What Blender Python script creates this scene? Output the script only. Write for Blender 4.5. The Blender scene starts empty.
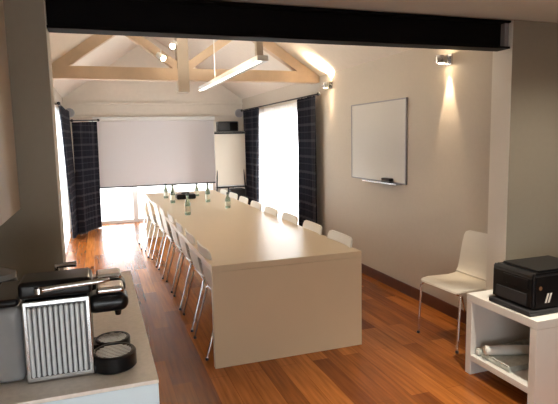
import bpy, bmesh, math, random
from mathutils import Vector, Matrix
random.seed(7)
SC = bpy.context.scene
COL = SC.collection

# ------------------------------------------------------------------ materials
def mat(name, col, rough=.6, metal=0., noise=0., scale=8., bump=0., spec=.5, coat=0., trans=0.):
    m = bpy.data.materials.new(name); m.use_nodes = True
    nt = m.node_tree; b = nt.nodes['Principled BSDF']
    b.inputs['Base Color'].default_value = (*col, 1)
    b.inputs['Roughness'].default_value = rough
    b.inputs['Metallic'].default_value = metal
    b.inputs['Specular IOR Level'].default_value = spec
    b.inputs['Coat Weight'].default_value = coat
    b.inputs['Transmission Weight'].default_value = trans
    if noise or bump:
        tc = nt.nodes.new('ShaderNodeTexCoord'); n = nt.nodes.new('ShaderNodeTexNoise')
        n.inputs['Scale'].default_value = scale; n.inputs['Detail'].default_value = 5
        nt.links.new(tc.outputs['Object'], n.inputs['Vector'])
        if noise:
            r = nt.nodes.new('ShaderNodeValToRGB')
            r.color_ramp.elements[0].position = .3; r.color_ramp.elements[1].position = .7
            r.color_ramp.elements[0].color = (*[c*(1-noise) for c in col], 1)
            r.color_ramp.elements[1].color = (*[min(1, c*(1+noise)) for c in col], 1)
            nt.links.new(n.outputs['Fac'], r.inputs['Fac']); nt.links.new(r.outputs['Color'], b.inputs['Base Color'])
        if bump:
            bp = nt.nodes.new('ShaderNodeBump'); bp.inputs['Strength'].default_value = bump
            bp.inputs['Distance'].default_value = .01
            nt.links.new(n.outputs['Fac'], bp.inputs['Height']); nt.links.new(bp.outputs['Normal'], b.inputs['Normal'])
    return m

def emit(name, col, s):
    m = bpy.data.materials.new(name); m.use_nodes = True
    nt = m.node_tree; nt.nodes.clear()
    e = nt.nodes.new('ShaderNodeEmission'); o = nt.nodes.new('ShaderNodeOutputMaterial')
    e.inputs[0].default_value = (*col, 1); e.inputs[1].default_value = s
    nt.links.new(e.outputs[0], o.inputs[0]); return m

def glass(name, tint=(1, 1, 1), refl=.08):
    m = bpy.data.materials.new(name); m.use_nodes = True
    nt = m.node_tree; nt.nodes.clear()
    t = nt.nodes.new('ShaderNodeBsdfTransparent'); g = nt.nodes.new('ShaderNodeBsdfGlossy')
    mx = nt.nodes.new('ShaderNodeMixShader'); o = nt.nodes.new('ShaderNodeOutputMaterial')
    t.inputs[0].default_value = (*tint, 1); g.inputs['Roughness'].default_value = .03
    mx.inputs[0].default_value = refl
    nt.links.new(t.outputs[0], mx.inputs[1]); nt.links.new(g.outputs[0], mx.inputs[2]); nt.links.new(mx.outputs[0], o.inputs[0])
    return m

def sheer_mat(name):
    m = bpy.data.materials.new(name); m.use_nodes = True
    nt = m.node_tree; nt.nodes.clear()
    t = nt.nodes.new('ShaderNodeBsdfTransparent'); l = nt.nodes.new('ShaderNodeBsdfTranslucent'); d = nt.nodes.new('ShaderNodeBsdfDiffuse')
    l.inputs[0].default_value = (.93, .95, .95, 1); d.inputs[0].default_value = (.9, .9, .9, 1)
    a = nt.nodes.new('ShaderNodeMixShader'); b = nt.nodes.new('ShaderNodeMixShader'); o = nt.nodes.new('ShaderNodeOutputMaterial')
    a.inputs[0].default_value = .35; b.inputs[0].default_value = .7
    nt.links.new(l.outputs[0], a.inputs[1]); nt.links.new(d.outputs[0], a.inputs[2])
    nt.links.new(t.outputs[0], b.inputs[1]); nt.links.new(a.outputs[0], b.inputs[2]); nt.links.new(b.outputs[0], o.inputs[0])
    return m

def screen_mat(name):
    m = bpy.data.materials.new(name); m.use_nodes = True
    nt = m.node_tree; nt.nodes.clear()
    l = nt.nodes.new('ShaderNodeBsdfTranslucent'); d = nt.nodes.new('ShaderNodeBsdfDiffuse')
    l.inputs[0].default_value = (.8, .8, .83, 1); d.inputs[0].default_value = (.78, .76, .77, 1)
    a = nt.nodes.new('ShaderNodeMixShader'); o = nt.nodes.new('ShaderNodeOutputMaterial'); a.inputs[0].default_value = SCREEN_MIX
    nt.links.new(l.outputs[0], a.inputs[1]); nt.links.new(d.outputs[0], a.inputs[2]); nt.links.new(a.outputs[0], o.inputs[0])
    return m
SCREEN_MIX = .95

def floor_mat():
    m = mat('jatoba_planks', (.2, .06, .025), .27, spec=.32)
    nt = m.node_tree; b = nt.nodes['Principled BSDF']; L = nt.links.new
    tc = nt.nodes.new('ShaderNodeTexCoord'); mp = nt.nodes.new('ShaderNodeMapping')
    mp.inputs['Rotation'].default_value = (0, 0, math.pi/2)
    L(tc.outputs['Object'], mp.inputs['Vector'])
    br = nt.nodes.new('ShaderNodeTexBrick')
    br.inputs['Scale'].default_value = 1; br.inputs['Brick Width'].default_value = 1.1; br.inputs['Row Height'].default_value = .125
    br.inputs['Mortar Size'].default_value = .0015; br.inputs['Color1'].default_value = (0, 0, 0, 1); br.inputs['Color2'].default_value = (1, 1, 1, 1)
    br.inputs['Mortar'].default_value = (.1, .1, .1, 1); br.offset = .37; br.offset_frequency = 2
    L(mp.outputs['Vector'], br.inputs['Vector'])
    r = nt.nodes.new('ShaderNodeValToRGB'); e = r.color_ramp.elements
    e[0].position = 0; e[0].color = (.17, .045, .009, 1); e[1].position = 1; e[1].color = (.45, .15, .03, 1)
    x = e.new(.5); x.color = (.31, .094, .017, 1)
    L(br.outputs['Color'], r.inputs['Fac'])
    mp2 = nt.nodes.new('ShaderNodeMapping'); mp2.inputs['Scale'].default_value = (45, 2.2, 1)
    L(tc.outputs['Object'], mp2.inputs['Vector'])
    n = nt.nodes.new('ShaderNodeTexNoise'); n.inputs['Scale'].default_value = 1.; n.inputs['Detail'].default_value = 6
    L(mp2.outputs['Vector'], n.inputs['Vector'])
    mr = nt.nodes.new('ShaderNodeMapRange'); mr.inputs[1].default_value = .25; mr.inputs[2].default_value = .75
    mr.inputs[3].default_value = .65; mr.inputs[4].default_value = 1.35
    L(n.outputs['Fac'], mr.inputs[0])
    mx = nt.nodes.new('ShaderNodeVectorMath'); mx.operation = 'MULTIPLY'
    L(r.outputs['Color'], mx.inputs[0]); L(mr.outputs[0], mx.inputs[1]); L(mx.outputs[0], b.inputs['Base Color'])
    bp = nt.nodes.new('ShaderNodeBump'); bp.inputs['Strength'].default_value = .25; bp.inputs['Distance'].default_value = .002
    iv = nt.nodes.new('ShaderNodeMath'); iv.operation = 'SUBTRACT'; iv.inputs[0].default_value = 1
    L(br.outputs['Fac'], iv.inputs[1]); L(iv.outputs[0], bp.inputs['Height']); L(bp.outputs['Normal'], b.inputs['Normal'])
    return m

def plaid_mat():
    m = mat('plaid_cloth', (.03, .03, .037), .95, spec=.1)
    nt = m.node_tree; b = nt.nodes['Principled BSDF']; L = nt.links.new
    uv = nt.nodes.new('ShaderNodeUVMap'); sp = nt.nodes.new('ShaderNodeSeparateXYZ'); L(uv.outputs[0], sp.inputs[0])
    def stripe(sock, period, width, off=0):
        a = nt.nodes.new('ShaderNodeMath'); a.operation = 'ADD'; a.inputs[1].default_value = off; L(sock, a.inputs[0])
        d = nt.nodes.new('ShaderNodeMath'); d.operation = 'DIVIDE'; d.inputs[1].default_value = period; L(a.outputs[0], d.inputs[0])
        f = nt.nodes.new('ShaderNodeMath'); f.operation = 'FRACT'; L(d.outputs[0], f.inputs[0])
        l = nt.nodes.new('ShaderNodeMath'); l.operation = 'LESS_THAN'; l.inputs[1].default_value = width; L(f.outputs[0], l.inputs[0])
        return l.outputs[0]
    def add(a, c, k):
        n = nt.nodes.new('ShaderNodeMath'); n.operation = 'MULTIPLY_ADD'; n.inputs[1].default_value = k
        L(c, n.inputs[0])
        if a is None: n.inputs[2].default_value = 0
        else: L(a, n.inputs[2])
        return n.outputs[0]
    t = add(None, stripe(sp.outputs[1], .22, .17), .5)
    t = add(t, stripe(sp.outputs[1], .22, .06, .09), .35)
    t = add(t, stripe(sp.outputs[0], .18, .18), .35)
    r = nt.nodes.new('ShaderNodeValToRGB'); e = r.color_ramp.elements
    e[0].color = (.018, .019, .027, 1); e[1].color = (.085, .085, .1, 1)
    L(t, r.inputs['Fac']); L(r.outputs['Color'], b.inputs['Base Color'])
    return m

M = {}
M['wall'] = mat('warm_wall_paint', (.62, .555, .47), .85, noise=.015, scale=30, bump=.03)
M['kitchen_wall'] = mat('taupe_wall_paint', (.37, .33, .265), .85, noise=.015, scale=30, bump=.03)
M['ceil'] = mat('ceiling_paint', (.74, .8, .78), .9, noise=.015, scale=20)
M['slope'] = mat('sloped_ceiling_paint', (.8, .73, .64), .9, noise=.02, scale=15)
M['wood'] = mat('painted_truss_timber', (.62, .47, .33), .6, noise=.06, scale=6)
M['post'] = mat('grey_truss_timber', (.5, .42, .33), .6, noise=.06, scale=6)
M['floor'] = floor_mat()
M['base'] = mat('red_wood_skirting', (.1, .028, .013), .35, noise=.2, scale=12)
M['steel'] = mat('black_painted_steel', (.004, .004, .006), .6, spec=.12)
M['plate'] = mat('grey_primer_steel', (.34, .34, .36), .45, metal=.2)
M['white'] = mat('white_lacquer', (.8, .78, .74), .35, noise=.01, scale=10)
M['frame'] = mat('white_window_frame', (.8, .8, .78), .4, noise=.01)
M['table'] = mat('cream_gloss_laminate', (.7, .56, .38), .28, spec=.55, noise=.01, scale=5)
M['shell'] = mat('white_chair_shell', (.87, .83, .75), .4, noise=.01)
M['chrome'] = mat('chrome', (.72, .71, .7), .14, metal=1, noise=.02)
M['black'] = mat('black_plastic', (.005, .005, .006), .3, spec=.3, noise=.1)
M['matblack'] = mat('matt_black_plastic', (.02, .02, .022), .6, noise=.1)
M['dgrey'] = mat('dark_grey_plastic', (.07, .07, .075), .4, noise=.05)
M['alu'] = mat('brushed_aluminium', (.62, .63, .65), .25, metal=1, noise=.04, scale=40)
M['satin'] = mat('satin_silver_plastic', (.74, .78, .8), .35, metal=.25, noise=.01)
M['tank'] = mat('smoked_tank_plastic', (.45, .45, .46), .12, noise=.05, trans=.5)
M['worktop'] = mat('beige_stone_worktop', (.92, .84, .75), .3, noise=.06, scale=60)
M['cabinet'] = mat('cream_cabinet_front', (.7, .62, .53), .45, noise=.01)
M['plaid'] = plaid_mat()
M['sheer'] = sheer_mat('white_sheer')
M['screen'] = screen_mat('screen_fabric')
M['wboard'] = mat('whiteboard_enamel', (.7, .68, .64), .15, spec=.4, noise=.005)
M['paper'] = mat('flip_paper', (.74, .68, .57), .8, noise=.01)
M['paper2'] = mat('printed_paper', (.55, .57, .52), .6, noise=.15, scale=30)
M['paperw'] = mat('white_paper', (.8, .79, .74), .7, noise=.01)
M['glass'] = glass('window_glass')
M['bottle'] = mat('clear_green_glass', (.4, .55, .46), .05, noise=.02, trans=.85)
M['label'] = mat('bottle_label', (.75, .72, .6), .6, noise=.1, scale=50)
M['cap'] = mat('dark_cap', (.05, .07, .06), .4, noise=.1)
M['mug'] = mat('cup_white', (.8, .78, .75), .3, noise=.01)
M['warmglow'] = emit('warm_lamp_glow', (1, .78, .5), 30)
M['tubeglow'] = emit('white_tube_glow', (1, .93, .82), 3)
M['upglow'] = emit('uplight_glow', (1, .93, .82), 20)
M['cool_daylit'] = mat('white_panel_daylight_tint', (.8, .93, 1.), .4, noise=.01)  # white panel, tinted blue to imitate cool daylight falling on it
M['lit_jamb'] = mat('jamb_with_painted_light', (.84, .8, .72), .8, noise=.01)  # lightened to stand in for light falling on the opening's reveals
M['terrace'] = mat('pale_terrace_paving', (.6, .59, .56), .9, noise=.1, scale=3)
M['brown_glint'] = mat('painted_brown_glint', (.2, .1, .05), .4, noise=.2)  # colour of a brownish reflection, painted on

# ------------------------------------------------------------------ builders
def BM(): return bmesh.new()

def box(bm, a, b, bev=0., seg=2, rot=None, piv=None):
    c = [(a[i]+b[i])/2 for i in range(3)]; s = [abs(b[i]-a[i]) for i in range(3)]
    t = bmesh.new(); bmesh.ops.create_cube(t, size=1)
    bmesh.ops.scale(t, vec=s, verts=t.verts)
    if bev: bmesh.ops.bevel(t, geom=t.edges[:], offset=min(bev, min(s)*.45), segments=seg, affect='EDGES', profile=.5)
    bmesh.ops.translate(t, vec=c, verts=t.verts)
    if rot: bmesh.ops.rotate(t, cent=piv or c, matrix=rot, verts=t.verts)
    join(bm, t)

def join(bm, t):
    me = bpy.data.meshes.new('t'); t.to_mesh(me); t.free(); bm.from_mesh(me); bpy.data.meshes.remove(me)

def tube(bm, pts, r, n=10, cap=True):
    pts = [Vector(p) for p in pts]; rings = []
    up = None
    for i, p in enumerate(pts):
        if i == 0: d = pts[1]-p
        elif i == len(pts)-1: d = p-pts[i-1]
        else: d = (pts[i+1]-p).normalized()+(p-pts[i-1]).normalized()
        d.normalize()
        if up is None:
            up = Vector((0, 0, 1)) if abs(d.z) < .9 else Vector((1, 0, 0))
        x = d.cross(up).normalized(); y = x.cross(d).normalized(); up = y
        rr = r[i] if isinstance(r, (list, tuple)) else r
        rings.append([bm.verts.new(p + x*rr*math.cos(2*math.pi*k/n) + y*rr*math.sin(2*math.pi*k/n)) for k in range(n)])
    for a, b in zip(rings, rings[1:]):
        for k in range(n): bm.faces.new((a[k], a[(k+1) % n], b[(k+1) % n], b[k]))
    if cap: bm.faces.new(rings[0][::-1]); bm.faces.new(rings[-1])

def lathe(bm, prof, c=(0, 0, 0), n=24):
    rings = []
    for r, z in prof:
        if r < 1e-6: rings.append([bm.verts.new((c[0], c[1], c[2]+z))])
        else: rings.append([bm.verts.new((c[0]+r*math.cos(2*math.pi*k/n), c[1]+r*math.sin(2*math.pi*k/n), c[2]+z)) for k in range(n)])
    for a, b in zip(rings, rings[1:]):
        for k in range(n):
            k2 = (k+1) % n
            if len(a) == 1 and len(b) == 1: continue
            if len(a) == 1: bm.faces.new((a[0], b[k2], b[k]))
            elif len(b) == 1: bm.faces.new((a[k], a[k2], b[0]))
            else: bm.faces.new((a[k], a[k2], b[k2], b[k]))

def prism(bm, poly, axis, lo, hi):
    """polygon in the other two axes, extruded along axis (0,1,2)"""
    def P(u, v, w):
        return {0: (w, u, v), 1: (u, w, v), 2: (u, v, w)}[axis]
    a = [bm.verts.new(P(u, v, lo)) for u, v in poly]; b = [bm.verts.new(P(u, v, hi)) for u, v in poly]
    n = len(poly)
    bm.faces.new(a); bm.faces.new(b[::-1])
    for i in range(n): bm.faces.new((a[i], b[i], b[(i+1) % n], a[(i+1) % n]))

def beam(bm, p, q, w, h):
    """rectangular bar p->q in the xz plane, w along y, h across"""
    p, q = Vector(p), Vector(q); d = (q-p).normalized(); n = Vector((-d.z, 0, d.x))*h/2; y = Vector((0, w/2, 0))
    vs = [bm.verts.new(x) for x in (p-n-y, p+n-y, p+n+y, p-n+y, q-n-y, q+n-y, q+n+y, q-n+y)]
    for f in ((0, 1, 2, 3), (7, 6, 5, 4), (0, 4, 5, 1), (1, 5, 6, 2), (2, 6, 7, 3), (3, 7, 4, 0)): bm.faces.new([vs[i] for i in f])

def obj(name, bm, m, parent=None, smooth=True, kind=None, label=None, loc=None):
    bmesh.ops.remove_doubles(bm, verts=bm.verts, dist=1e-6)
    bmesh.ops.recalc_face_normals(bm, faces=bm.faces)
    off = Vector((0, 0, 0))
    if parent is not None and parent.get('wc'): off = Vector(parent['wc'])
    if loc is not None: off = Vector(loc)
    if off.length: bmesh.ops.translate(bm, vec=-off, verts=bm.verts)
    me = bpy.data.meshes.new(name); bm.to_mesh(me); bm.free()
    me.materials.append(M[m] if isinstance(m, str) else m)
    if smooth:
        for p in me.polygons: p.use_smooth = True
        me.set_sharp_from_angle(angle=math.radians(35))
    o = bpy.data.objects.new(name, me); COL.objects.link(o)
    if smooth and len(me.polygons) < 700:
        w = o.modifiers.new('weighted_normal', 'WEIGHTED_NORMAL'); w.keep_sharp = True
    if parent is not None:
        o.parent = parent
        if parent.get('wc'): o['wc'] = parent['wc']
    if loc is not None: o.location = loc
    if kind: o['kind'] = kind
    if label: o['label'] = label
    return o

def thing(name, label, cat, loc=(0, 0, 0), group=None, rz=0, world=True):
    """Empty at the thing's base; with world=True its parts are modelled in room coordinates"""
    o = bpy.data.objects.new(name, None); COL.objects.link(o)
    o.location = loc; o.rotation_euler.z = rz
    o['label'] = label; o['category'] = cat
    if group: o['group'] = group
    if world: o['wc'] = list(loc)
    o.empty_display_size = .1
    return o

def tag(o, label, cat, group=None):
    o['label'] = label; o['category'] = cat
    if group: o['group'] = group
    return o

def struct(name, bm, m, smooth=False):
    return obj(name, bm, m, None, smooth, 'structure')

def dup(root, loc, rz, label, group=None):
    r = root.copy(); COL.objects.link(r); r.location = loc; r.rotation_euler.z = rz
    r['label'] = label
    if group: r['group'] = group
    for ch in list(root.children):
        c = ch.copy(); COL.objects.link(c); c.parent = r
        for g in list(ch.children):
            d = g.copy(); COL.objects.link(d); d.parent = c
    return r

# ------------------------------------------------------------------ room shell
XL, XR, YP, YF = -.55, 2.88, 2.98, 10.5        # conference room
KL, KR, KB, KC = -.72, 4.0, -1.1, 2.34         # kitchen side
EAVE, RX, RZ = 2.415, 1.1, 3.6
b = BM(); box(b, (-1.0, KB-.2, -.12), (4.3, YF+.2, 0)); struct('floor', b, 'floor')
b = BM(); box(b, (-14, -14, -.3), (16, 30, -.13)); struct('ground_terrace', b, 'terrace')

def wall_x(name, x0, x1, y0, y1, z1, op, m):
    """wall in the yz plane with openings (ya, yb, za, zb)"""
    b = BM(); y = y0
    for ya, yb, za, zb in op:
        box(b, (x0, y, 0), (x1, ya, z1))
        if za > 0: box(b, (x0, ya, 0), (x1, yb, za))
        box(b, (x0, ya, zb), (x1, yb, z1)); y = yb
    box(b, (x0, y, 0), (x1, y1, z1)); struct(name, b, m)
RW = (6.85, 9.75, 0, 2.08); LW = (6.5, 9.3, 0, 2.08); FW = (-.12, 2.2, 0, 2.0)
wall_x('wall_right', XR, XR+.2, YP, YF, EAVE+.02, [RW], 'wall')
wall_x('wall_left', XL-.2, XL, YP, YF, EAVE+.02, [LW], 'wall')
b = BM()
box(b, (XL-.2, YF, 0), (FW[0], YF+.2, EAVE)); box(b, (FW[1], YF, 0), (XR+.2, YF+.2, EAVE)); box(b, (FW[0], YF, FW[3]), (FW[1], YF+.2, EAVE))
prism(b, [(XL-.2, EAVE), (XR+.2, EAVE), (RX, RZ+.1)], 1, YF, YF+.2)
struct('wall_far', b, 'slope')
def slope(name, xe, sgn):
    b = BM(); k = (RZ-EAVE)/(RX-xe) if True else 0
    xo = xe+sgn*.25; zo = EAVE+k*(xo-xe)
    prism(b, [(xo, zo), (RX, RZ), (RX, RZ+.15), (xo, zo+.15)], 1, YP-.2, YF+.2)
    struct(name, b, 'slope')
slope('ceiling_left', XL, -1); slope('ceiling_right', XR, 1)
# partition with the wide opening
OL, OR, PF = -.2, 2.625, 2.8
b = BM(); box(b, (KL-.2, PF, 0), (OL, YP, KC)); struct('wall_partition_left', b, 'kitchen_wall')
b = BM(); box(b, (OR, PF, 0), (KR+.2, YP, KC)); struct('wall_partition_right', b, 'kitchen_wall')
b = BM(); box(b, (OR-.003, PF+.001, 0), (OR, YP, KC-.001)); struct('trim_3', b, 'lit_jamb')  # thin lining added to carry the brightness painted on the right reveal
b = BM(); box(b, (OL, PF+.001, 0), (OL+.003, YP, KC-.001)); struct('trim_4', b, 'lit_jamb')  # same added lining with painted light on the left reveal
b = BM(); prism(b, [(KL-.2, KC), (KR+.2, KC), (KR+.2, 2.45), (RX, RZ+.3), (KL-.2, 2.45)], 1, PF, YP); struct('wall_partition_gable', b, 'wall')
b = BM(); box(b, (KL-.2, KB-.2, KC), (KR+.2, PF, KC+.12)); struct('ceiling', b, 'ceil')
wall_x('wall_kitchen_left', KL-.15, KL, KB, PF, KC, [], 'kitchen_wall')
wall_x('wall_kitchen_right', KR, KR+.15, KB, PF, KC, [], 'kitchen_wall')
BW = (-.68, .85, .3, 1.45)
b = BM()
box(b, (KL-.15, KB-.15, 0), (BW[0], KB, KC)); box(b, (BW[1], KB-.15, 0), (KR+.15, KB, KC))
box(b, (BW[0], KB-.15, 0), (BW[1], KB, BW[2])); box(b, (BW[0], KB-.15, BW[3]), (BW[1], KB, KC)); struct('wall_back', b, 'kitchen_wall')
b = BM(); box(b, (XR-.018, YP, 0), (XR, RW[0]-.02, .11), .005); struct('baseboard_right', b, 'base')
b = BM(); box(b, (XL, YF-.018, 0), (FW[0]-.02, YF, .11), .005); box(b, (FW[1]+.02, YF-.018, 0), (XR, YF, .11), .005); struct('baseboard_far', b, 'base')
b = BM(); box(b, (XL, YP, 0), (XL+.018, LW[0]-.02, .11), .005); struct('baseboard_left', b, 'base')
b = BM(); box(b, (XL, YF-.045, 2.3), (XR, YF, 2.345), .006); struct('trim_1', b, 'slope')
b = BM(); box(b, (XL, YF-.03, 2.07), (XR, YF, 2.1), .006); struct('trim_2', b, 'slope')

def window(idx, axis, w0, w1, z0, z1, d, nv, hz):
    """glazed frame in an opening: along axis 0 (x) or 1 (y) at depth d"""
    root = bpy.data.objects.new('window_%d' % idx, None); COL.objects.link(root); root['kind'] = 'structure'
    def bx(b, a0, a1, q0, q1, t):
        if axis == 0: box(b, (a0, d-t, q0), (a1, d+t, q1), .004)
        else: box(b, (d-t, a0, q0), (d+t, a1, q1), .004)
    b = BM(); f = .06
    bx(b, w0, w1, z0, z0+f, .03); bx(b, w0, w1, z1-f, z1, .03)
    n = nv
    for i in range(n+1):
        c = w0+(w1-w0)*i/n; lo = max(w0, c-f/2-.02*(0 < i < n)); hi = min(w1, c+f/2+.02*(0 < i < n))
        if i == 0: lo, hi = w0, w0+f
        if i == n: lo, hi = w1-f, w1
        bx(b, lo, hi, z0+f, z1-f, .03)
    for h in hz: bx(b, w0+f, w1-f, h-.02, h+.02, .02)
    obj('window_frame', b, 'frame', root, False)
    b = BM(); bx(b, w0+f*.5, w1-f*.5, z0+f*.5, z1-f*.5, .004); obj('pane', b, 'glass', root, False)
window(1, 1, RW[0], RW[1], RW[2], RW[3], XR+.13, 4, [])
window(2, 0, FW[0], FW[1], FW[2], FW[3], YF+.12, 3, [])
window(3, 1, LW[0], LW[1], LW[2], LW[3], XL-.13, 2, [])
window(4, 0, BW[0], BW[1], BW[2], BW[3], KB-.1, 2, [])

# ------------------------------------------------------------------ steel beam and roof truss
t = thing('steel_beam', 'black steel I-beam spanning the wide opening under the ceiling', 'beam', (1.2, 2.86, 2.153))
b = BM(); zb, zt = 2.155, 2.334
box(b, (OL+.0035, 2.8, zb), (OR-.02, 2.92, zb+.014), .002); box(b, (OL+.0035, 2.8, zt-.014), (OR-.02, 2.92, zt), .002); box(b, (OL+.0035, 2.852, zb+.013), (OR-.055, 2.868, zt-.013)); obj('girder', b, 'steel', t, False)
b = BM(); box(b, (OR-.054, 2.815, zb+.0145), (OR-.022, 2.905, zt-.0145), .002); obj('end_plate', b, 'plate', t, False, label='pale grey end plate')

TY, TW = 6.6, .15
t = thing('roof_truss', 'cream painted timber king post truss across the vaulted ceiling', 'truss', (1.1, TY, 2.195))
b = BM(); beam(b, (XL+.001, TY, 2.405), (XR-.001, TY, 2.405), TW, .145); obj('tie_beam', b, 'wood', t, False)
b = BM(); box(b, (.985, TY-.08, 2.19), (1.125, TY+.08, 3.5), .008); obj('king_post', b, 'post', t, False)
def zs(x): return EAVE+(RZ-EAVE)*((x-XL)/(RX-XL) if x < RX else (XR-x)/(XR-RX))
for s, xe in ((-1, XL), (1, XR)):
    b = BM(); x0 = xe-s*.03; beam(b, (x0, TY, zs(x0)-.06), (RX+s*.02, TY, RZ-.115), TW-.03, .13); obj('rafter', b, 'wood', t, False)
for s in (-1, 1):
    b = BM(); beam(b, (1.055+s*.06, TY, 2.5), (1.055+s*.78, TY, 3.0), .1, .1); obj('strut', b, 'wood', t, False)

# ------------------------------------------------------------------ conference table
TX0, TX1, TY0, TY1, TZ = .691, 1.845, 3.43, 8.75, .74
t = thing('conference_table', 'long cream gloss conference table with full width end panels', 'table', (1.268, 6.1, 0))
b = BM(); box(b, (TX0, TY0, TZ-.045), (TX1, TY1, TZ), .003); obj('tabletop', b, 'table', t)
for y in (TY0, TY1-.045):
    b = BM(); box(b, (TX0, y, 0), (TX1, y+.045, TZ-.0455), .003); obj('end_panel', b, 'table', t)
b = BM(); box(b, (1.22, TY0+.05, .1), (1.32, TY1-.05, TZ-.046), .003); obj('centre_panel', b, 'table', t)

# ------------------------------------------------------------------ shell chairs (local: faces +x, base at origin)
def shell(prof, wid, dish, th=.012, nv=10):
    b = BM(); rows = []
    n = len(prof)
    for i, (x, z) in enumerate(prof):
        if i == 0: d = Vector((prof[1][0]-x, prof[1][1]-z))
        elif i == n-1: d = Vector((x-prof[i-1][0], z-prof[i-1][1]))
        else: d = Vector((prof[i+1][0]-prof[i-1][0], prof[i+1][1]-prof[i-1][1]))
        d.normalize(); nx, nz = d.y, -d.x      # normal on the sitter's side
        if nz < 0 and abs(nz) > abs(nx): nx, nz = -nx, -nz
        row = []
        for j in range(nv+1):
            s = j/nv*2-1; w = wid[i]
            q = dish[i]*s*s
            row.append(b.verts.new((x+nx*q, s*w/2, z+nz*q)))
        rows.append(row)
    for r0, r1 in zip(rows, rows[1:]):
        for j in range(nv): b.faces.new((r0[j], r0[j+1], r1[j+1], r1[j]))
    bmesh.ops.recalc_face_normals(b, faces=b.faces)
    bmesh.ops.solidify(b, geom=b.faces[:], thickness=th)
    return b
seat_p = [(.236, .440), (.228, .451), (.205, .455), (.15, .457), (.05, .45), (-.06, .443), (-.13, .446), (-.165, .46)]
seat_w = [.38, .42, .44, .45, .455, .455, .455, .46]
back_p = [(-.165, .46), (-.19, .485), (-.205, .53), (-.215, .58), (-.225, .65), (-.236, .72), (-.246, .775), (-.25, .802), (-.251, .814)]
back_w = [.46, .465, .465, .465, .46, .455, .445, .42, .36]
def make_chair(label, group, name='shell_chair'):
    t = thing(name, label, 'chair', group=group, world=False)
    obj('seat', shell(seat_p, seat_w, [0, .0, .004, .008, .01, .012, .016, .018]), 'shell', t)
    obj('backrest', shell(back_p, back_w, [.018, .02, .022, .022, .022, .02, .018, .016, .012]), 'shell', t)
    for sx in (1, -1):
        for sy in (1, -1):
            b = BM()
            top = (.195 if sx > 0 else -.15, .203*sy, .428); foot = (.235 if sx > 0 else -.275, .225*sy, .008)
            tube(b, [top, (top[0]+.012*sx, top[1]+.014*sy, .418), (top[0]+.018*sx, top[1]+.02*sy, .40), foot], .009, 10)
            l = obj('leg', b, 'chrome', t)
            b = BM(); lathe(b, [(0, 0), (.012, 0), (.013, .012), (.0095, .02), (0, .02)], (foot[0], foot[1], 0), 12); obj('foot_cap', b, 'matblack', l)
    b = BM()
    box(b, (-.16, -.21, .42), (.205, -.196, .436), .004); box(b, (-.16, .196, .42), (.205, .21, .436), .004)
    box(b, (-.16, -.2, .42), (-.146, .2, .436), .004); box(b, (.191, -.2, .42), (.206, .2, .436), .004)
    obj('seat_frame', b, 'chrome', t)
    return t
chair0 = make_chair('white shell chair with chrome legs standing alone against the right wall beside the black printer', 'white shell chairs')
chair0.location = (2.635, 3.262, 0); chair0.rotation_euler.z = math.pi+.06
order = ['nearest the camera', 'second from the near end', 'third from the near end', 'fourth from the near end', 'fifth from the near end', 'sixth from the near end', 'seventh from the near end', 'at the far end']
for k in range(8):
    y = 3.79+.59*k
    dup(chair0, (1.615+random.uniform(-.01, .01), y, 0), math.pi+random.uniform(-.02, .02), 'white shell chair on the window side of the table, '+order[k], 'white shell chairs')
for k in range(8):
    y = 3.83+.6*k
    dup(chair0, (.935-(0, 0, .01, .01, .02, .04, .08, .13)[k]+random.uniform(-.008, .008), y, 0), random.uniform(-.02, .02), 'white shell chair on the left side of the table, '+order[k], 'white shell chairs')

# ------------------------------------------------------------------ bottles and device on the table
def bottle(x, y, h, r, label, sub):
    t = thing('glass_bottle', label, 'bottle', (x, y, TZ), 'glass bottles on the table', world=False)
    b = BM(); lathe(b, [(0, .002), (r*.9, .002), (r, .012), (r, h*.52), (r*.85, h*.62), (r*.42, h*.76), (r*.36, h*.93), (r*.4, h*.94), (r*.4, h*.955), (0, h*.955)], (0, 0, 0), 20); obj('bottle_body', b, 'bottle', t)
    b = BM(); lathe(b, [(r*1.02, h*.16), (r*1.025, h*.165), (r*1.025, h*.42), (r*1.02, h*.425)], (0, 0, 0), 20); obj('paper_label', b, 'label', t)
    b = BM(); lathe(b, [(0, h*.9), (r*.45, h*.9), (r*.45, h), (0, h)], (0, 0, 0), 16); obj('cap', b, 'cap', t)
for x, y, h, l in ((.945, 5.95, .25, 'clear glass bottle standing on the long table, nearest the camera of the bottles'),
                   (1.511, 6.324, .2, 'clear glass bottle on the table towards the window side, in front of the flip chart'),
                   (1.408, 7.075, .26, 'clear glass bottle in the middle of the table, right of the black conference phone'),
                   (.944, 7.2, .26, 'clear glass bottle on the table just left of the black conference phone'),
                   (1.404, 7.9, .2, 'clear glass bottle on the table behind and right of the black phone'),
                   (.93, 7.85, .22, 'clear glass bottle farthest left on the table, behind the other left bottles')):
    bottle(x, y, h, .034, l, 0)
t = thing('conference_phone', 'black conference phone lying on the far half of the long table', 'phone', (1.17, 7.65, TZ))
b = BM(); prof = []
box(b, (1.05, 7.55, TZ+.001), (1.33, 7.75, TZ+.075), .022, 3); obj('phone_body', b, 'black', t)
b = BM(); lathe(b, [(0, .075), (.06, .075), (.062, .083), (.05, .095), (0, .097)], (1.19, 7.66, TZ), 20); obj('speaker_dome', b, 'matblack', t)
b = BM(); box(b, (1.13, 7.575, TZ+.0752), (1.25, 7.6, TZ+.08), .002); obj('keypad', b, 'dgrey', t)

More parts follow.
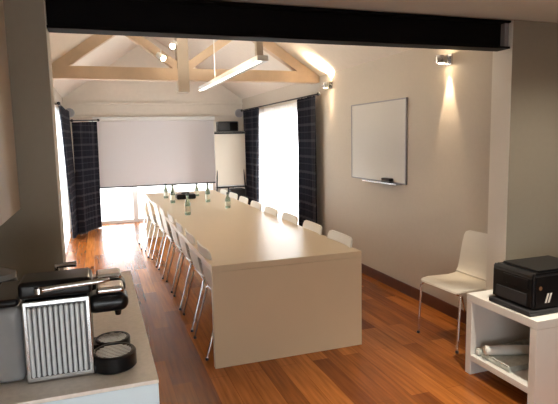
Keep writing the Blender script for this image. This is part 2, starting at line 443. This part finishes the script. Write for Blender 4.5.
# ------------------------------------------------------------------ curtains
def curtain(name, top, bot, z1t, z0, folds, amp, m, label=None, cat=None, group=None, parent=None, nz=14, th=.004, ease=1.):
    """pleated cloth: top and bot are plan polylines ((x,y),(x,y)), the cloth hangs between them"""
    b = BM(); uvl = b.loops.layers.uv.new('UVMap')
    nu = folds*10; grid = []; L = (Vector(top[1])-Vector(top[0])).length
    zt = z1t if isinstance(z1t, (tuple, list)) else (z1t, z1t)
    for j in range(nz+1):
        f = j/nz; fe = f**ease; row = []
        p0 = Vector(top[0]).lerp(Vector(bot[0]), fe); p1 = Vector(top[1]).lerp(Vector(bot[1]), fe)
        d = (p1-p0).normalized(); nrm = Vector((-d.y, d.x))
        for i in range(nu+1):
            s = i/nu
            a = amp*(.75+.35*math.sin(3.1*s*folds*.37+1))*(.8+.25*f)
            w = math.sin(2*math.pi*folds*s+.5*math.sin(2.2*f+s*9))*a
            p = p0.lerp(p1, s)+nrm*w
            z = (zt[0]+(zt[1]-zt[0])*s)*(1-f)+z0*f
            row.append((b.verts.new((p.x, p.y, z)), s*L*1.8, z))
        grid.append(row)
    for r0, r1 in zip(grid, grid[1:]):
        for i in range(nu):
            q = (r0[i], r0[i+1], r1[i+1], r1[i]); fc = b.faces.new([v[0] for v in q])
            for lp, v in zip(fc.loops, q): lp[uvl].uv = (v[1], v[2])
    if th: bmesh.ops.solidify(b, geom=b.faces[:], thickness=th)
    o = obj(name, b, m, parent)
    if label: tag(o, label, cat, group)
    return o
cx = 2.775
curtain('plaid_curtain', ((cx, 6.43), (cx, 7.1)), ((cx, 6.43), (cx, 7.12)), 2.15, .015, 6, .035, 'plaid', 'dark plaid curtain leaf at the near side of the right window, by the whiteboard', 'curtain', 'dark plaid curtains')
curtain('plaid_curtain', ((cx, 9.0), (cx, 10.05)), ((cx, 9.25), (cx, 9.95)), 2.15, .015, 8, .04, 'plaid', 'dark plaid curtain leaf at the far side of the right window, beside the flip chart', 'curtain', 'dark plaid curtains')
curtain('sheer_curtain', ((2.85, 6.75), (2.85, 9.9)), ((2.85, 6.75), (2.85, 9.9)), 2.13, .02, 30, .012, 'sheer', 'white sheer curtain glowing with daylight across the right window', 'curtain', 'white sheer curtains', nz=4, th=0)
curtain('sheer_curtain', ((-.525, 6.4), (-.525, 9.35)), ((-.525, 6.4), (-.525, 9.35)), 2.13, .02, 30, .01, 'sheer', 'white sheer curtain seen edge on along the left window', 'curtain', 'white sheer curtains', nz=4, th=0)
curtain('plaid_curtain', ((-.475, 8.1), (-.43, 9.6)), ((-.45, 9.1), (-.4, 9.7)), 2.13, .015, 7, .022, 'plaid', 'dark plaid curtain leaf swept back along the left window', 'curtain', 'dark plaid curtains', ease=.8)
curtain('plaid_curtain', ((-.37, 9.5), (.01, 10.2)), ((-.36, 9.5), (-.04, 10.15)), (1.94, 1.975), .015, 6, .04, 'plaid', 'dark plaid curtain leaf in the far left corner beside the projector screen', 'curtain', 'dark plaid curtains')
def rod(label, p, q, wallpts):
    t = thing('curtain_rod', label, 'curtain rod', p, 'black curtain rods')
    b = BM(); tube(b, [p, q], .011, 12); obj('pole', b, 'matblack', t)
    for e, o_ in ((p, q), (q, p)):
        d = (Vector(e)-Vector(o_)).normalized()
        b = BM(); tube(b, [Vector(e), Vector(e)+d*.015, Vector(e)+d*.03, Vector(e)+d*.05, Vector(e)+d*.06], [.013, .014, .026, .022, .004], 12); obj('finial', b, 'matblack', t)
    for w0, w1 in wallpts:
        b = BM(); tube(b, [w0, w1], .008, 8); obj('bracket', b, 'matblack', t)
rod('black curtain rod above the right window', (cx, 6.36, 2.165), (cx, 10.12, 2.165), [((cx, 6.8, 2.165), (XR, 6.8, 2.165)), ((cx, 9.7, 2.165), (XR, 9.7, 2.165))])
rod('black curtain rod with finial above the left window', (-.475, 8.0, 2.15), (-.475, 10.0, 2.15), [((-.475, 8.1, 2.15), (XL, 8.1, 2.15)), ((-.475, 9.9, 2.15), (XL, 9.9, 2.15))])
rod('short black curtain rod slanting across the far left corner', (-.36, 9.44, 1.965), (.03, 10.22, 2.0), [((-.3, 9.56, 1.97), (XL, 9.56, 1.97)), ((-.06, 10.05, 1.99), (-.06, YF, 1.99))])

# ------------------------------------------------------------------ far wall things
t = thing('projector_screen', 'pale grey projector screen pulled down over the bright far window', 'projector screen', (1.1, 10.42, .71))
b = BM(); box(b, (.0, 10.418, .74), (2.25, 10.421, 1.99)); obj('screen_fabric', b, 'screen', t, False)
b = BM(); box(b, (-.02, 10.405, .715), (2.255, 10.435, .742), .006); obj('weight_bar', b, 'dgrey', t)
b = BM(); box(b, (-.06, 10.36, 1.985), (2.27, 10.5, 2.065), .015, 3); obj('screen_housing', b, 'frame', t)
t = thing('flip_chart', 'beige flip chart on a black stand in the far right corner', 'flip chart', (2.33, 9.75, 0))
x0, x1, fy = 2.095, 2.7, 9.7
b = BM(); box(b, (x0, fy, .7), (x1, fy+.02, 1.74), .006); obj('board', b, 'frame', t)
b = BM(); box(b, (x0+.01, fy-.012, .72), (x1-.01, fy-.001, 1.70), .002); obj('paper_pad', b, 'paper', t)
b = BM(); box(b, (x0, fy-.03, 1.70), (x1, fy-.0005, 1.735), .005); obj('clamp_bar', b, 'black', t)
b = BM(); box(b, (x0, fy-.06, .675), (x1, fy+.02, .699), .005); obj('pen_tray', b, 'black', t)
for p, q in (((x0+.08, fy+.035, 1.6), (x0-.03, fy-.06, .01)), ((x1-.08, fy+.035, 1.6), (x1+.01, fy-.06, .01)), (((x0+x1)/2, fy+.035, 1.6), ((x0+x1)/2, fy+.38, .01))):
    b = BM(); p, q = Vector(p), Vector(q); tube(b, [p, p.lerp(q, .55), q], .013, 10); obj('leg', b, 'matblack', t)
b = BM(); box(b, (2.27, 10.2, 1.735), (2.86, YF-.001, 1.76), .004); tag(obj('wall_shelf', b, 'matblack', loc=(2.55, 10.35, 1.735)), 'black wall shelf in the far right corner above the flip chart', 'shelf')
t = thing('shelf_loudspeaker', 'dark loudspeaker box lying on the black corner shelf', 'loudspeaker', (2.5, 10.3, 1.76))
b = BM(); box(b, (2.3, 10.24, 1.761), (2.72, 10.45, 1.955), .02, 3); obj('cabinet_box', b, 'dgrey', t)
b = BM(); box(b, (2.32, 10.232, 1.78), (2.52, 10.2405, 1.935), .004); obj('grille', b, 'dgrey', t)
b = BM(); box(b, (2.54, 10.232, 1.78), (2.7, 10.2405, 1.935), .004); obj('control_panel', b, 'black', t)
t = thing('storage_case', 'black case standing on the floor under the flip chart', 'case', (2.6, 9.98, 0))
b = BM(); box(b, (2.42, 9.83, .0), (2.72, 10.12, .62), .02, 3); obj('case_body', b, 'matblack', t)
b = BM(); tube(b, [(2.5, 9.97, .62), (2.5, 9.97, .66), (2.64, 9.97, .66), (2.64, 9.97, .62)], .008, 8); obj('handle', b, 'dgrey', t)
def wspk(x, y, z, label):
    t = thing('wall_speaker', label, 'speaker', (x, y, z), 'pale corner wall speakers')
    b = BM(); tube(b, [(x, YF-.02, z), (x, y+.08, z)], .012, 10); box(b, (x-.03, YF-.02, z-.04), (x+.03, YF, z+.04), .004); obj('bracket', b, 'plate', t)
    b = BM(); tube(b, [(x, y+.09, z), (x, y+.08, z), (x, y+.02, z), (x, y-.02, z), (x, y-.045, z), (x, y-.05, z)], [.045, .065, .085, .085, .075, .0], 20); obj('speaker_body', b, 'plate', t)
wspk(2.76, 10.3, 2.12, 'small round pale speaker high in the far right corner')
wspk(-.44, 10.3, 2.14, 'small round pale speaker high in the far left corner')

# ------------------------------------------------------------------ whiteboard, sconces, pendant, spots
y0, y1, z0, z1 = 4.41, 5.57, 1.115, 1.97
t = thing('whiteboard', 'white magnetic whiteboard with thin grey frame on the right wall', 'whiteboard', (XR, 5, z0))
b = BM(); box(b, (XR-.016, y0+.012, z0+.012), (XR-.002, y1-.012, z1-.012)); obj('board', b, 'wboard', t, False)
b = BM()
for a, c in (((y0, z0), (y1, z0+.014)), ((y0, z1-.014), (y1, z1)), ((y0, z0), (y0+.014, z1)), ((y1-.014, z0), (y1, z1))):
    box(b, (XR-.022, a[0], a[1]), (XR-.001, c[0], c[1]), .003)
obj('frame', b, 'plate', t)
b = BM(); box(b, (XR-.075, 4.5, z0-.012), (XR-.001, 5.2, z0-.001), .003); box(b, (XR-.078, 4.5, z0-.012), (XR-.073, 5.2, z0+.008), .002); obj('pen_tray', b, 'alu', t)
t = thing('board_eraser', 'black eraser on the whiteboard tray', 'eraser', (2.84, 4.72, z0))
b = BM(); box(b, (XR-.07, 4.63, z0+.0), (XR-.02, 4.8, z0+.022), .005); obj('felt_pad', b, 'dgrey', t)
b = BM(); box(b, (XR-.07, 4.63, z0+.0222), (XR-.02, 4.8, z0+.05), .01, 3); obj('grip', b, 'black', t)

def spot(loc, target, power, angle, col=(1, .76, .5), blend=.6, r=.02):
    l = bpy.data.lights.new('lamp_light', 'SPOT'); l.energy = power; l.spot_size = math.radians(angle); l.spot_blend = blend; l.color = col; l.shadow_soft_size = r
    o = bpy.data.objects.new('lamp_light', l); COL.objects.link(o); o.location = loc
    o.rotation_euler = (Vector(target)-Vector(loc)).to_track_quat('-Z', 'Y').to_euler(); return o
def sconce(y, z, label, up, down):
    t = thing('wall_sconce', label, 'wall lamp', (XR, y, z), 'up and down wall sconces')
    b = BM(); box(b, (XR-.02, y-.04, z-.045), (XR, y+.04, z+.045), .004); obj('back_plate', b, 'alu', t)
    b = BM(); tube(b, [(XR-.02, y, z), (XR-.05, y, z)], .012, 10); obj('arm', b, 'alu', t)
    b = BM(); lathe(b, [(.03, -.034), (.046, -.034), (.05, -.03), (.052, 0), (.05, .03), (.046, .034), (.03, .034), (.03, -.034)], (XR-.085, y, z), 20); obj('lamp_body', b, 'alu', t)
    for s in (1, -1):
        b = BM(); lathe(b, [(0, s*.026), (.028, s*.026), (.028, s*.032), (0, s*.032)], (XR-.085, y, z), 16); obj('bulb', b, 'warmglow', t)
    spot((XR-.05, y, z+.05), (XR-.06, y, z+1), up, 100)
    spot((XR-.045, y, z-.04), (XR-.03, y, z-1), down, 40)
sconce(3.78, 2.235, 'small metal up and down wall sconce nearest the camera, by the beam', 3, 24)
sconce(6.15, 2.26, 'small metal up and down wall sconce beyond the whiteboard, by the truss', 70, 8)

ya, yb, px, pz = 4.3, 7.0, 1.375, 2.25
t = thing('pendant_light', 'long linear pendant light hanging over the conference table', 'pendant light', (px, 5.6, pz))
b = BM(); box(b, (px-.05, ya, pz+.006), (px+.05, yb, pz+.055), .004); obj('lamp_body', b, 'frame', t)
b = BM(); box(b, (px-.048, ya+.01, pz), (px-.012, yb-.01, pz+.0058), .001); obj('diffuser', b, 'tubeglow', t)
b = BM(); box(b, (px-.04, 4.5, pz+.0552), (px+.04, 6.1, pz+.058), .001); obj('upper_diffuser', b, 'upglow', t)
b = BM(); box(b, (px-.03, 4.38, pz+.055), (px+.03, 4.44, 3.4), .006); obj('drop_post', b, 'post', t)
b = BM(); tube(b, [(px, 6.2, pz+.055), (px, 6.2, 3.41)], .006, 8); obj('suspension_wire', b, 'frame', t)
def spotlight(x, y, z, label, d, stem):
    t = thing('spotlight', label, 'spotlight', (x, y, z), 'small spotlights on the truss')
    d = Vector(d).normalized(); c = Vector((x, y, z))
    b = BM(); tube(b, [c-d*.06, c-d*.055, c+d*.05, c+d*.055], [.02, .032, .036, .036], 16); obj('lamp_head', b, 'frame', t)
    b = BM(); tube(b, [c+d*.056, c+d*.062], .03, 16); obj('lens', b, 'warmglow', t)
    b = BM(); tube(b, [c, Vector(stem)], .008, 8); obj('stem', b, 'frame', t)
    spot(c+d*.08, c+d, 12, 80)
spotlight(.93, 6.4, 2.735, 'small bright spotlight fixed near the top of the king post', (-.35, -.8, -.5), (.99, 6.52, 2.76))
spotlight(.78, 6.45, 2.6, 'small bright spotlight hanging below the left strut of the truss', (.45, -.75, -.5), (.8, 6.56, 2.7))

# ------------------------------------------------------------------ console, printer, papers
CX0, CX1, CY0, CY1, CZ = 2.27, 3.1, 2.168, 2.757, .55
t = thing('console_unit', 'white open fronted low console against the right partition', 'console', (2.68, 2.46, 0))
b = BM(); box(b, (CX0, CY0, CZ-.05), (CX1, CY1, CZ), .003); obj('top', b, 'white', t)
for y in (CY0, CY1-.05):
    b = BM(); box(b, (CX0, y, 0), (CX1, y+.05, CZ-.0505), .003); obj('side_panel', b, 'white', t)
b = BM(); box(b, (CX0, CY0+.0505, .1), (CX1, CY1-.0505, .14), .003); obj('shelf', b, 'white', t)
b = BM(); box(b, (CX1-.02, CY0+.0505, .1405), (CX1, CY1-.0505, CZ-.0505)); obj('back_panel', b, 'white', t)

t = thing('printer', 'black inkjet printer on top of the white console', 'printer', (2.5, 2.42, CZ))
px0, px1, py0, py1, pz0 = 2.31, 2.77, 2.24, 2.58, CZ+.001
b = BM()
prism(b, [(px0, pz0+.025), (px1, pz0+.025), (px1, pz0+.245), (px0+.012, pz0+.245), (px0, pz0+.232)], 1, py0, py1)
bmesh.ops.bevel(b, geom=b.edges[:], offset=.018, segments=3, affect='EDGES'); obj('body', b, 'black', t)
b = BM(); box(b, (px0-.028, py0-.005, pz0), (px1, py1-.01, pz0+.031), .008, 3); obj('paper_tray', b, 'matblack', t)
b = BM(); box(b, (px0+.06, py0+.03, pz0+.2455), (px1-.03, py1-.03, pz0+.256), .012, 3); obj('lid', b, 'black', t)
b = BM(); box(b, (px0-.008, py0+.05, pz0+.05), (px0+.01, py1-.05, pz0+.12), .004); obj('output_slot', b, 'matblack', t)
b = BM(); box(b, (px0-.005, py0+.04, pz0+.15), (px0-.004+.016, py1-.1, pz0+.205), .003); obj('control_panel', b, 'black', t)
b = BM()
for k in range(2):
    x = px0+.085+.022*k; prism(b, [(x, pz0+.07), (x+.012, pz0+.07), (x+.03, pz0+.125), (x+.018, pz0+.125)], 1, py0-.002, py0+.004)
obj('emblem', b, 'paperw', t, label='white slanted stroke emblem')
b = BM(); tube(b, [(px0+.05, py0-.001, pz0+.16), (px0+.05, py0+.004, pz0+.16)], .012, 16); obj('glint_disc', b, 'brown_glint', t)  # small brown disc painted in place of a reflection on the casing

def scroll(x0, y0, x1, y1, z, r, m, label):
    t = thing('paper_roll', label, 'paper roll', ((x0+x1)/2, (y0+y1)/2, z-r), 'rolled papers in the console')
    b = BM(); a, c = Vector((x0, y0, z)), Vector((x1, y1, z)); tube(b, [a, c], r, 20); obj('roll', b, m, t)
    d = (a-c).normalized(); b = BM(); tube(b, [a+d*.0005, a+d*.004], r*.7, 16); obj('roll_end', b, 'paperw', t)
b = BM()
for k in range(6):
    o_ = random.uniform(-.006, .006); box(b, (2.31+o_, 2.4, .1405+.006*k), (2.6+o_, 2.64, .146+.006*k), .001)
tag(obj('magazine_stack', b, 'paper2', loc=(2.45, 2.49, .1405)), 'low stack of papers lying on the console shelf', 'papers')
scroll(2.295, 2.6, 2.68, 2.46, .1775+.031, .03, 'paperw', 'thick white paper roll lying on the papers in the console')
scroll(2.3, 2.675, 2.75, 2.68, .1405+.025, .024, 'paper2', 'thin grey green paper roll at the far side of the console shelf')

# ------------------------------------------------------------------ kitchen counter and wall cabinet
WX0, WX1, WY0, WY1, WZ = KL+.001, .127, 1.457, 2.799, .92
b = BM(); box(b, (WX0, WY0, WZ-.012), (WX1, WY1, WZ), .002); tag(obj('worktop', b, 'worktop', loc=(-.3, 2.1, WZ-.012)), 'beige stone worktop under the coffee machine', 'worktop')
t = thing('counter_cabinet', 'white counter cabinet with a plain end panel under the worktop', 'cabinet', (-.3, 2.1, 0))
b = BM(); box(b, (WX0, WY0+.021, .1), (WX1-.02, WY1, WZ-.0125), .002); obj('carcass', b, 'white', t)
b = BM(); box(b, (WX0, WY0+.001, 0), (WX1-.001, WY0+.0205, WZ-.0125), .002); obj('end_panel', b, 'cool_daylit', t)  # cool daylight is put into this panel's colour
for k in range(2):
    a = WY0+.025+k*.665
    b = BM(); box(b, (WX1-.0195, a, .105), (WX1-.001, a+.66, WZ-.016), .002); d = obj('door', b, 'white', t)
    b = BM(); tube(b, [(WX1-.001, a+.6, .74), (WX1+.025, a+.6, .74), (WX1+.025, a+.6, .86), (WX1-.001, a+.6, .86)], .005, 8); obj('handle', b, 'alu', d)
b = BM(); box(b, (WX0, WY0+.022, 0), (WX1-.06, WY1, .0995)); obj('plinth', b, 'white', t)

ux = -.374
t = thing('wall_cabinet', 'cream wall cabinet hung high on the left wall above the counter', 'cabinet', (-.55, 2.1, 1.29))
b = BM(); box(b, (KL+.001, 1.2, 1.29), (ux-.019, 2.798, KC-.001), .002); obj('carcass', b, 'cabinet', t)
for k in range(3):
    b = BM(); box(b, (ux-.0185, 1.2+.5325*k+.002, 1.285), (ux, 1.2+.5325*(k+1)-.002, KC-.003), .002); obj('door', b, 'cabinet', t)

# ------------------------------------------------------------------ coffee machine
z = WZ
t = thing('coffee_machine', 'twin head coffee machine with ribbed silver side on the worktop', 'coffee machine', (-.1, 1.75, z))
mx0, mx1, my0, my1 = -.228, -.05, 1.555, 1.86
b = BM(); box(b, (mx0+.004, my0+.012, z+.004), (mx1, my1, z+.247), .012, 3); obj('body', b, 'black', t)
b = BM(); box(b, (mx0, my0, z+.005), (mx1+.004, my0+.0115, z+.243), .012, 3)
sp = obj('side_panel', b, 'alu', t, label='ribbed brushed silver side panel')
b = BM(); box(b, (mx0+.012, my0-.0012, z+.02), (mx1-.008, my0-.0002, z+.23), .0004); obj('rib_backing', b, 'dgrey', sp)
b = BM(); n = 11
for k in range(n):
    x = mx0+.012+(mx1-mx0-.024)*(k+.5)/n; tube(b, [(x, my0-.002, z+.022), (x, my0-.004, z+.026), (x, my0-.004, z+.222), (x, my0-.002, z+.226)], [.002, .005, .005, .002], 10)
obj('ribs', b, 'satin', sp)
b = BM(); box(b, (mx0-.006, my0-.003, z+.2475), (mx1+.012, my0+.13, z+.298), .014, 3); obj('top_housing', b, 'black', t)
for k, yc in enumerate((1.635, 1.8)):
    b = BM(); box(b, (mx1-.01, yc-.05, z+.172), (.062, yc+.05, z+.228), .024, 4); h = obj('brew_head', b, 'black', t)
    b = BM(); box(b, (mx1+.02, yc-.042, z+.2285), (.05, yc+.042, z+.25), .009, 3); obj('chrome_cap', b, 'chrome', h, label='chrome cap')
    b = BM(); tube(b, [(.03, yc-.015, z+.178), (.03, yc-.015, z+.155)], [.012, .008], 12); tube(b, [(.03, yc+.015, z+.178), (.03, yc+.015, z+.155)], [.012, .008], 12); obj('spout', b, 'black', h)
    b = BM(); cxx = .01
    hs = (1, .62)[k]; rs = (1, .86)[k]
    lathe(b, [(0, 0), (.062*rs, 0), (.066*rs, .004), (.066*rs, .045*hs), (.062*rs, .05*hs), (.056*rs, .05*hs), (.054*rs, .04*hs), (0, .04*hs)], (cxx, yc-.035, z+.001), 32)
    box(b, (mx1-.004, yc-.075, z+.001), (cxx, yc+.005, z+.026), .004)
    tr = obj('drip_tray', b, 'black', t)
    b = BM()
    for q in range(-4, 5):
        w = math.sqrt(max(0, (.052*rs)**2-(q*.011)**2)); tube(b, [(cxx-w, yc-.035+q*.011, z+.047*hs), (cxx+w, yc-.035+q*.011, z+.047*hs)], .0022, 6)
    obj('drip_grid', b, 'chrome', tr)
b = BM(); tube(b, [(mx0+.05, my0-.012, z+.276), (mx0+.1, my0-.016, z+.281), (mx1+.03, my0-.014, z+.285), (mx1+.06, my0-.006, z+.286)], [.009, .0075, .0075, .006], 12)
lathe(b, [(0, -.008), (.013, -.008), (.013, .008), (0, .008)], (mx0+.05, my0-.012, z+.276), 16); obj('lever', b, 'chrome', t)
b = BM(); tube(b, [(mx0+.08, 1.8, z+.24), (mx0+.08, 1.8, z+.284), (mx0+.14, 1.8, z+.286)], .01, 10); obj('rear_lever', b, 'chrome', t)
b = BM(); box(b, (-.31, 1.575, z+.004), (mx0-.004, 1.8, z+.226), .02, 4); w = obj('water_tank', b, 'tank', t)
b = BM(); box(b, (-.314, 1.572, z+.2265), (mx0-.008, 1.803, z+.25), .01, 3); obj('tank_lid', b, 'black', w)
t = thing('milk_frother', 'dark lidded milk frother at the left behind the water tank', 'milk frother', (-.36, 1.98, z))
b = BM(); lathe(b, [(0, .001), (.07, .001), (.075, .01), (.068, .2), (.064, .22), (0, .22)], (-.36, 1.98, z), 28); obj('jug', b, 'matblack', t)
b = BM(); lathe(b, [(0, .221), (.067, .221), (.066, .24), (.03, .255), (0, .256)], (-.36, 1.98, z), 28); l = obj('lid', b, 'tank', t)
b = BM(); lathe(b, [(0, .256), (.012, .256), (.016, .275), (0, .28)], (-.36, 1.98, z), 14); obj('knob', b, 'chrome', l)

# ------------------------------------------------------------------ recessed ceiling lamps of the kitchen (above and behind the view)
for k, (x, y, e, a_) in enumerate(((2.85, 1.95, 24, 140), (.9, .2, 4, 140), (2.0, 1.95, 75, 80))):  # the aisle lamp is unseen, added as fill light
    t = thing('downlight', ('recessed ceiling downlight above the white console', 'unseen ceiling downlight added as fill above the kitchen aisle', 'recessed ceiling downlight above the floor left of the console')[k], 'ceiling light', (x, y, KC), 'recessed downlights')
    b = BM(); lathe(b, [(.035, 0), (.05, 0), (.05, -.006), (.035, -.006), (.035, 0)], (x, y, KC), 24); obj('bezel', b, 'alu', t)
    b = BM(); lathe(b, [(0, -.003), (.034, -.003), (.034, -.001), (0, -.001)], (x, y, KC), 20); obj('lens', b, 'warmglow', t)
    spot((x, y, KC-.012), (x, y, 0), e, a_, (1, .9, .74), .8, .03)

# ------------------------------------------------------------------ daylight
W = bpy.data.worlds.new('sky'); SC.world = W; W.use_nodes = True
bg = W.node_tree.nodes['Background']; bg.inputs[0].default_value = (.93, .97, 1, 1); bg.inputs[1].default_value = 5.
def portal(loc, d, sx, sy):
    l = bpy.data.lights.new('window_portal', 'AREA'); l.shape = 'RECTANGLE'; l.size = sx; l.size_y = sy; l.cycles.is_portal = True
    o = bpy.data.objects.new('window_portal', l); COL.objects.link(o); o.location = loc
    o.rotation_euler = Vector(d).to_track_quat('-Z', 'Z' if False else 'Y').to_euler()
portal((XR+.19, (RW[0]+RW[1])/2, 1.04), (-1, 0, 0), RW[1]-RW[0], 2.08)
portal((XL-.19, (LW[0]+LW[1])/2, 1.04), (1, 0, 0), LW[1]-LW[0], 2.08)
portal((1.04, YF+.19, 1.0), (0, -1, 0), FW[1]-FW[0], 2.0)
portal((.085, KB-.14, .875), (0, 1, 0), 1.53, 1.15)

# ------------------------------------------------------------------ camera (solved from the photograph's vanishing lines)
f, yaw, pitch, roll, h = 517.15, .3339, .1231, .0212, 1.6034
cy, sy, cp, sp_ = math.cos(yaw), math.sin(yaw), math.cos(pitch), math.sin(pitch)
fwd = Vector((sy*cp, cy*cp, -sp_)); rt = Vector((cy, -sy, 0)); dn = fwd.cross(rt)
r = rt*math.cos(roll)+dn*math.sin(roll); d = -rt*math.sin(roll)+dn*math.cos(roll)
cam = bpy.data.cameras.new('camera'); co = bpy.data.objects.new('camera', cam); COL.objects.link(co)
cam.sensor_fit = 'HORIZONTAL'; cam.sensor_width = 36; cam.lens = f*36/558; cam.clip_start = .05
co.matrix_world = Matrix(((r.x, -d.x, -fwd.x, 0), (r.y, -d.y, -fwd.y, 0), (r.z, -d.z, -fwd.z, h), (0, 0, 0, 1)))
SC.camera = co
for o in bpy.data.objects:
    if 'wc' in o: del o['wc']
vs = SC.view_settings
SC.display_settings.display_device = 'sRGB'
vs.view_transform = 'Standard'; vs.look = 'None'; vs.gamma = 1; vs.use_curve_mapping = False
vs.exposure = 1.2
